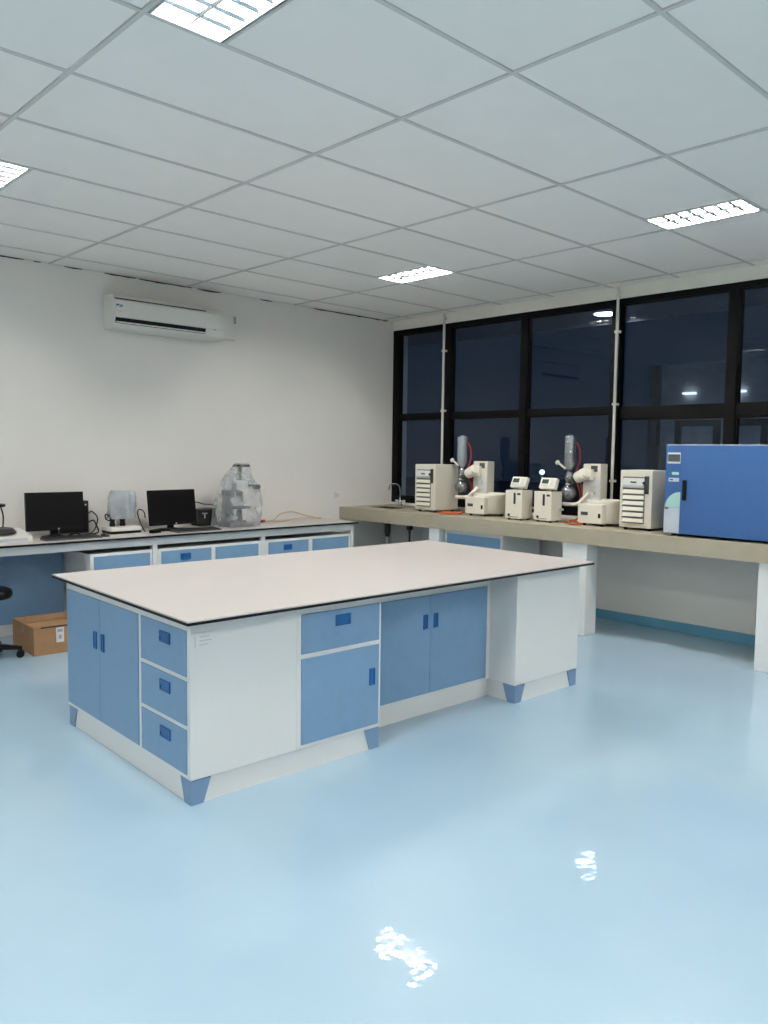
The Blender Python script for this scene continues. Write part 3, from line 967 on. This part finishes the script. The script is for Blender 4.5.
Box(AW+0.001, AW+0.235, -0.055, 0.0, 0.040, 0.275, bev=0.008).build('pipe_cover', M_ACW, ac)
Box(AW+0.205, AW+0.232, -0.058, -0.05, 0.20, 0.272).build('cover_shadow', M_INK, ac)  # shadow at the pipe cover's top right, put in as a grey strip

so = thing('wall_socket', 'small white socket plate on the left wall near the corner', 'socket', (5.963, WY-0.001, 1.075))
Box(-0.038, 0.038, -0.009, 0, -0.038, 0.038, bev=0.004).build('plate', M_ACW, so)
Box(-0.02, 0.02, -0.011, -0.008, -0.018, 0.018, bev=0.001).build('insert', M_SILVER, so)


# ------------------------------------------------------------------ computers on the wall bench
def monitor(loc, rz, w, h, lift, tilt, label):
    t = thing('computer_monitor', label, 'monitor', loc, rz, 'black monitors on the wall bench')
    MB().lathe([(0.105, 0), (0.105, 0.008), (0.06, 0.016), (0.03, 0.022)], center=(0, 0.02, 0), n=28).build('stand_base', M_BLACK, t)
    Box(-0.03, 0.03, 0.025, 0.05, 0.012, lift+h*0.45, bev=0.006).build('stand_neck', M_BLACK, t)
    rx = Matrix.Rotation(math.radians(tilt), 4, 'X')
    piv = (0, 0, lift+h*0.4)
    b = MB()
    b.box(-w/2, w/2, -0.012, 0.018, lift, lift+h, bev=0.006, rot=rx, piv=piv)
    b.box(-w*0.32, w*0.32, 0.012, 0.036, lift+h*0.2, lift+h*0.8, bev=0.012, rot=rx, piv=piv)
    bz = b.build('bezel', M_BLACK, t)
    Box(-w/2+0.014, w/2-0.014, -0.0135, -0.011, lift+0.024, lift+h-0.013, rot=rx, piv=piv).build('screen', M_SCREEN, t)
    MB().cyl(Vector(piv)+rx @ (Vector((0.02, -0.0125, lift+0.012))-Vector(piv)), Vector(piv)+rx @ (Vector((0.02, -0.0145, lift+0.012))-Vector(piv)), 0.008, n=14).build('round_badge', M_SILVER, bz)
    return t


monitor((2.622, 6.715, BT), math.radians(-2), 0.474, 0.318, 0.060, -4, 'black monitor on the wall bench next to the left picture edge')
monitor((3.705, 6.715, BT), math.radians(6), 0.505, 0.325, 0.048, -7, 'black monitor on the wall bench beside the plastic-wrapped microscope')


def keyboard(loc, rz, label):
    t = thing('keyboard', label, 'keyboard', loc, rz, 'keyboards on the wall bench')
    MB().prism([(-0.075, 0), (0.075, 0), (0.075, 0.022), (-0.075, 0.010)], 'x', -0.23, 0.23).build('keyboard_body', M_KEYS, t)
    k = MB()
    for r in range(5):
        for c in range(15):
            xx = -0.218+c*0.0292
            yy = -0.064+r*0.026
            zz = 0.010+(yy+0.075)/0.15*0.012
            k.box(xx, xx+0.024, yy, yy+0.021, zz-0.001, zz+0.006)
    kk = k.build('keys', M_DARK, t)
    kk['kind'] = 'stuff'
    return t


keyboard((2.680, 6.520, BT), math.radians(1), 'dark grey keyboard in front of the monitor near the left picture edge')
keyboard((3.830, 6.510, BT), math.radians(3), 'dark grey keyboard in front of the monitor beside the wrapped microscope')


def mouse(loc, label):
    t = thing('computer_mouse', label, 'mouse', loc, 0, 'computer mice')
    m = MB()
    rings = []
    for s in range(7):
        a = s/6*PI
        yy = -0.052*math.cos(a)
        hw = 0.028*max(0.15, math.sin(a)**0.5) + 0.002
        hh = 0.032*max(0.2, math.sin(a*0.9+0.25))
        rings.append([(hw*math.cos(b), yy, max(0, hh*math.sin(b))) for b in [k*PI/8 for k in range(9)]])
    m.loft(rings)
    m.build('shell', M_DARK, t)
    MB().cyl((-0.004, -0.03, 0.027), (0.004, -0.03, 0.027), 0.007, n=10).build('wheel', M_KEYS, t)


mouse((2.975, 6.55, BT), 'dark mouse on the bench left of the white base instrument')

pc = thing('computer_case', 'slim black computer case standing behind the left monitor', 'computer', (2.865, 6.915, BT))
Box(-0.13, 0.13, 0.0, 0.085, 0, 0.285, bev=0.005).build('case', M_DARK, pc)
Box(-0.12, 0.12, -0.004, 0.001, 0.012, 0.272, bev=0.002).build('front_cover', M_BLACK, pc)
MB().cyl((0.10, -0.003, 0.25), (0.10, -0.007, 0.25), 0.008, n=12).build('power_button', M_SILVER, pc)

ub_ = thing('power_supply_box', 'dark box with a pale T mark between monitor and wrapped microscope', 'electronics', (4.165, 6.930, BT))
Box(-0.095, 0.105, -0.045, 0.085, 0, 0.165, bev=0.008).build('casing', M_DARK, ub_)
Box(-0.097, 0.107, -0.047, 0.087, 0.155, 0.171, bev=0.004).build('lid', M_KEYS, ub_)
tm = MB()
tm.box(-0.050, 0.010, -0.0475, -0.0445, 0.118, 0.128)
tm.box(-0.026, -0.014, -0.0475, -0.0445, 0.075, 0.118)
tm.build('letter_mark', M_SILVER, ub_)
MB().prism([(0.105, 0.0), (0.150, 0.0), (0.112, 0.15), (0.105, 0.155)], 'y', -0.02, 0.03).build('side_bracket', M_BLACK, ub_)

for k, (pts, r, lab) in enumerate((
    ([(3.004, 6.93, 1.00), (3.015, 6.90, 1.02), (3.04, 6.84, 0.97), (3.02, 6.82, 0.90), (2.97, 6.80, 0.842), (2.86, 6.74, 0.836)], 0.005, 'black cable looping down right of the computer case'),
    ([(3.004, 6.95, 0.92), (3.03, 6.90, 0.94), (3.045, 6.88, 0.90), (3.03, 6.80, 0.845), (2.92, 6.72, 0.836), (2.80, 6.66, 0.836)], 0.006, 'thick black cable lying between the computer case and the white instrument'),
    ([(2.50, 6.61, 0.839), (2.58, 6.615, 0.865), (2.66, 6.61, 0.845), (2.75, 6.615, 0.865), (2.83, 6.61, 0.839), (2.92, 6.62, 0.839)], 0.008, 'tangled black cable under the left monitor'),
    ([(3.40, 6.66, 0.838), (3.41, 6.72, 0.86), (3.42, 6.80, 0.92), (3.42, 6.84, 0.99), (3.45, 6.87, 1.02), (3.49, 6.86, 1.0), (3.50, 6.85, 0.94)], 0.005, 'black cable loop left of the monitor beside the wrapped microscope'),
    ([(3.42, 6.62, 0.841), (3.52, 6.605, 0.855), (3.60, 6.615, 0.842), (3.72, 6.60, 0.85), (3.85, 6.615, 0.841), (3.98, 6.61, 0.841)], 0.010, 'thick black cable bundle under the monitor beside the wrapped microscope'),
    ([(4.00, 6.87, 1.05), (4.06, 6.90, 1.065), (4.16, 6.91, 1.04), (4.25, 6.90, 1.03), (4.31, 6.92, 0.98), (4.33, 6.93, 0.86)], 0.005, 'black cable above the dark box with the T mark'),
)):
    tag(MB().tube(pts, r, n=7).build('cable', M_BLACK), lab, 'cable', 'black computer cables on the wall bench')

ad = thing('power_adapter', 'small black power adapter lying left of the monitor beside the wrapped microscope', 'adapter', (3.44, 6.55, BT), math.radians(20))
Box(-0.05, 0.05, -0.025, 0.025, 0, 0.03, bev=0.005).build('case', M_BLACK, ad)
MB().tube([(0.05, 0, 0.015), (0.08, 0.01, 0.012), (0.12, 0.0, 0.008)], 0.004, n=7).build('lead', M_BLACK, ad)

# bench instrument with bagged head
bi = thing('bench_instrument', 'white round-cornered instrument with its head wrapped in a grey bag', 'instrument', (3.225, 6.76, BT))
Box(-0.145, 0.145, -0.10, 0.10, 0.018, 0.060, bev=0.020, seg=3).build('base', M_ACW, bi)
Box(-0.140, 0.140, -0.096, 0.096, 0, 0.026, bev=0.008).build('base_rim', M_BLACK, bi)
MB().cyl((0.0, 0.055, 0.06), (0.0, 0.055, 0.26), 0.024, 0.02, n=16).build('column', M_ACW, bi)
for xx in (-0.085, 0.010):
    kb = MB()
    kb.lathe([(0.022, 0), (0.026, 0.012), (0.020, 0.04), (0.026, 0.06), (0.018, 0.075)], center=(xx, 0.0, 0.060), n=16)
    kb.build('stage_knob', M_BLACK, bi)
Box(-0.07, 0.07, -0.02, 0.08, 0.20, 0.33, bev=0.02).build('instrument_head', M_SILVER, bi)
MB().tube([(-0.10, 0.02, 0.15), (-0.145, 0.0, 0.17), (-0.15, -0.01, 0.13), (-0.11, -0.01, 0.11)], 0.006, n=7).build('loop_cable', M_BLACK, bi)


def bag(rings, name, material, parent=None, seed=1, amp=0.012, n=40):
    """crumpled film: rings of (z, xmin, xmax, ymin, ymax)"""
    rnd = random.Random(seed)
    ph = [rnd.uniform(0, 6.28) for _ in range(6)]
    m = MB()
    polys = []
    for i, (z, xa, xb, ya, yb) in enumerate(rings):
        P = []
        for k in range(n):
            a = 2*PI*k/n
            ca, sa = math.cos(a), math.sin(a)
            e = 0.75
            ex = math.copysign(abs(ca)**e, ca)
            ey = math.copysign(abs(sa)**e, sa)
            wv = amp*(0.6*math.sin(5*a+ph[0]+i*0.8)+0.5*math.sin(9*a+ph[1]-i*0.5)+0.4*math.sin(14*a+ph[2]+i*1.7)) + rnd.uniform(-amp, amp)*0.35
            P.append(((xa+xb)/2 + ((xb-xa)/2+wv)*ex, (ya+yb)/2 + ((yb-ya)/2+wv)*ey, z + rnd.uniform(-1, 1)*0.003*(i > 0)))
        polys.append(P)
    m.loft(polys)
    for f in m.bm.faces:
        f.smooth = len(f.verts) == 4
    # film has no bottom
    m.bm.faces.ensure_lookup_table()
    bot = [f for f in m.bm.faces if len(f.verts) > 4 and f.calc_center_median().z < rings[0][0]+0.01]
    bmesh.ops.delete(m.bm, geom=bot, context='FACES_ONLY')
    return m.build(name, material, parent)


bag([(0.125, -0.100, 0.125, -0.06, 0.10), (0.17, -0.098, 0.128, -0.06, 0.105), (0.24, -0.102, 0.130, -0.062, 0.11), (0.31, -0.100, 0.132, -0.06, 0.11), (0.355, -0.085, 0.125, -0.05, 0.10), (0.375, -0.06, 0.10, -0.02, 0.07)], 'plastic_bag', M_BAG2, bi, seed=3, amp=0.013)

# microscope under its clear cover
mi = thing('microscope', 'grey and black microscope standing inside a clear plastic cover', 'microscope', (4.372, 6.67, BT))
mb_ = MB()
mb_.box(-0.14, 0.14, -0.10, 0.12, 0, 0.05, bev=0.015)
mb_.build('base', M_KEYS, mi)
am = MB()
am.prism([(-0.155, 0.05), (-0.055, 0.05), (-0.070, 0.20), (-0.04, 0.33), (0.03, 0.37), (0.03, 0.43), (-0.06, 0.42), (-0.125, 0.34), (-0.150, 0.20)], 'y', -0.035, 0.035)
am.build('arm', M_KEYS, mi)
Box(-0.07, 0.13, -0.08, 0.08, 0.175, 0.195, bev=0.003).build('stage', M_BLACK, mi)
for s in (-1, 1):
    MB().cyl((-0.115, s*0.034, 0.12), (-0.115, s*0.085, 0.12), 0.030, n=18).build('focus_knob', M_BLACK, mi)
ob = MB()
ob.lathe([(0.034, 0.31), (0.036, 0.335), (0.02, 0.345)], center=(0.03, 0, 0), n=18)
for a in range(3):
    ob.cyl((0.03+0.02*math.cos(a*2.1), 0.02*math.sin(a*2.1), 0.312), (0.03+0.038*math.cos(a*2.1), 0.038*math.sin(a*2.1), 0.235), 0.013, 0.009, n=12)
ob.build('objective_turret', M_DARK, mi)
MB().cyl((0.03, 0, 0.06), (0.03, 0, 0.165), 0.032, 0.026, n=16).build('condenser_lens', M_BLACK, mi)
hd = Box(-0.03, 0.10, -0.05, 0.05, 0.36, 0.45, bev=0.015).build('binocular_head', M_SILVER, mi)
for s in (-1, 1):
    MB().cyl((0.07, s*0.03, 0.40), (0.200, s*0.03, 0.385), 0.017, n=14).cyl((0.200, s*0.03, 0.385), (0.248, s*0.03, 0.38), 0.022, n=14).build('eyepiece', M_BLACK, hd)
MB().cyl((0.03, 0, 0.45), (0.04, 0, 0.585), 0.024, 0.022, n=16).build('camera_tube', M_KEYS, mi)
Box(-0.015, 0.125, -0.045, 0.045, 0.580, 0.607, bev=0.006).build('camera_cap', M_BLACK, mi)
Box(-0.145, -0.09, -0.045, 0.045, 0.30, 0.36, bev=0.01).build('lamp_housing', M_DARK, mi)

cv_ = bag([(0.002, -0.255, 0.225, -0.17, 0.17), (0.06, -0.250, 0.245, -0.165, 0.165), (0.14, -0.235, 0.258, -0.155, 0.16), (0.22, -0.225, 0.262, -0.15, 0.15), (0.30, -0.205, 0.262, -0.13, 0.13), (0.36, -0.19, 0.262, -0.11, 0.12),
           (0.405, -0.175, 0.262, -0.10, 0.11), (0.435, -0.160, 0.20, -0.09, 0.10), (0.48, -0.135, 0.165, -0.08, 0.085), (0.54, -0.090, 0.150, -0.065, 0.07), (0.59, -0.030, 0.142, -0.058, 0.062), (0.618, -0.005, 0.125, -0.045, 0.05)],
          'plastic_cover', M_BAG, None, seed=11, amp=0.006)
cv_.location = (4.372, 6.67, BT)
tag(cv_, 'clear crumpled plastic dust cover over the microscope', 'cover')

# small clip and beige cable on the bench
pg = thing('cable_plug', 'small black plug with an orange end beside the wrapped microscope', 'plug', (4.80, 6.88, BT), math.radians(-10))
Box(-0.05, 0.02, -0.012, 0.012, 0, 0.022, bev=0.004).build('plug_body', M_BLACK, pg)
Box(0.02, 0.05, -0.014, 0.014, 0, 0.03, bev=0.006).build('plug_end', M_ORANGE, pg)
tag(MB().tube([(4.85, 6.88, 0.836), (5.0, 6.93, 0.842), (5.12, 6.96, 0.90), (5.28, 6.97, 0.915), (5.45, 6.97, 0.87), (5.60, 6.96, 0.838), (5.66, 6.93, 0.836)], 0.006, n=8).build('cable', M_BEIGECABLE), 'thin beige cable arching on the bench below the wall socket', 'cable')
tag(MB().tube([(4.90, 6.80, 0.836), (5.10, 6.84, 0.836), (5.28, 6.90, 0.850), (5.45, 6.90, 0.846), (5.58, 6.85, 0.836)], 0.005, n=8).build('cable', M_BEIGECABLE), 'thin beige cable lying flat near the right end of the wall bench', 'cable')

# leftmost instrument with dark round plate and ring
lf = thing('colony_counter', 'white flat instrument with a dark round plate, cut by the left edge', 'instrument', (2.135, 6.68, BT))
MB().prism([(-0.14, 0.0), (0.14, 0.0), (0.14, 0.085), (-0.14, 0.045)], 'x', -0.25, 0.235).build('casing', M_ACW, lf)
Box(-0.20, 0.20, -0.145, -0.138, 0.010, 0.030).build('keypad_strip', M_OVEN_G, lf)
MB().lathe([(0.135, 0), (0.140, 0.010), (0.120, 0.035), (0.110, 0.042), (0.10, 0.038)], center=(0.02, 0.01, 0.062), n=32).build('round_plate', M_DARK, lf)
MB().tube([(0.10, 0.13, 0.08), (0.11, 0.14, 0.18), (0.09, 0.12, 0.25), (0.06, 0.08, 0.285)], 0.006, n=8).build('gooseneck', M_BLACK, lf)
rg = [(0.0+0.075*math.cos(a*PI/12), 0.02+0.075*math.sin(a*PI/12), 0.285+0.0*a) for a in range(25)]
MB().tube(rg, 0.012, n=8, sub=1).build('magnifier_ring', M_BLACK, lf)

# ------------------------------------------------------------------ cardboard box under the bench
cb = thing('cardboard_box', 'closed brown cardboard box on the floor under the wall bench', 'box', (2.215, 6.125, 0), math.radians(-2))
BWd, BDp, BHt = 0.42, 0.50, 0.212
Box(0, BWd, 0, BDp, 0, BHt, bev=0.003, seg=1).build('carton', M_CARD, cb)
for y0, y1 in ((0.001, BDp/2-0.002), (BDp/2+0.002, BDp-0.001)):
    Box(0.001, BWd-0.001, y0, y1, BHt, BHt+0.004).build('flap', M_CARD, cb)
tp = MB()
tp.box(-0.0015, BWd+0.0015, BDp/2-0.03, BDp/2+0.03, BHt+0.004, BHt+0.0055)
tp.box(-0.0018, 0.0, BDp/2-0.03, BDp/2+0.03, BHt-0.07, BHt+0.0055)
tp.build('tape', M_TAPE, cb)
Box(0.05, BWd, -0.0012, 0.0, BHt-0.006, BHt+0.004).build('dark_crease', M_DARK, cb)
pl = Box(0.165, 0.225, -0.0016, 0.0, 0.085, 0.20).build('paper_label', M_PAPER, cb)
lp = MB()
lp.box(0.175, 0.215, -0.0022, -0.0014, 0.165, 0.185)
lp.box(0.185, 0.205, -0.0022, -0.0014, 0.11, 0.14)
lp.build('label_print', M_INK, pl)

# ------------------------------------------------------------------ stool at the left edge
st = thing('lab_stool', 'black round stool on castors, cut by the left edge', 'stool', (1.915, 6.27, 0))
MB().lathe([(0.15, 0.455), (0.185, 0.462), (0.195, 0.485), (0.190, 0.515), (0.165, 0.528), (0, 0.532)], n=36).build('seat', M_BLACK, st)
MB().lathe([(0.10, 0.435), (0.12, 0.455)], n=20).build('seat_plate', M_STEEL_D, st)
MB().cyl((0, 0, 0.10), (0, 0, 0.438), 0.018, n=16).cyl((0, 0, 0.08), (0, 0, 0.24), 0.027, n=16).build('gas_lift', M_BLACK, st)
MB().lathe([(0.035, 0.07), (0.045, 0.08), (0.045, 0.125), (0.032, 0.135)], n=20).build('hub', M_BLACK, st)
for k in range(5):
    a = math.radians(-22+72*k)
    c, s = math.cos(a), math.sin(a)
    L = MB()
    w = 0.024
    pa = [(0.03, -w, 0.075), (0.03, w, 0.075), (0.03, w, 0.125), (0.03, -w, 0.125)]
    pb = [(0.25, -0.014, 0.060), (0.25, 0.014, 0.060), (0.25, 0.014, 0.082), (0.25, -0.014, 0.082)]
    L.loft([pa, pb])
    bmesh.ops.rotate(L.bm, verts=L.bm.verts[:], cent=(0, 0, 0), matrix=Matrix.Rotation(a, 3, 'Z'))
    L.build('leg', M_BLACK, st)
    cs = MB()
    p = Vector((0.238*c, 0.238*s, 0.028))
    q = Vector((-s, c, 0))
    for d in (-1, 1):
        cs.cyl(p+q*(d*0.006), p+q*(d*0.022), 0.028, n=16)
    cs.cyl(p+Vector((0, 0, 0.01)), p+Vector((0, 0, 0.04)), 0.008, n=10)
    cs.build('castor', M_BLACK, st)
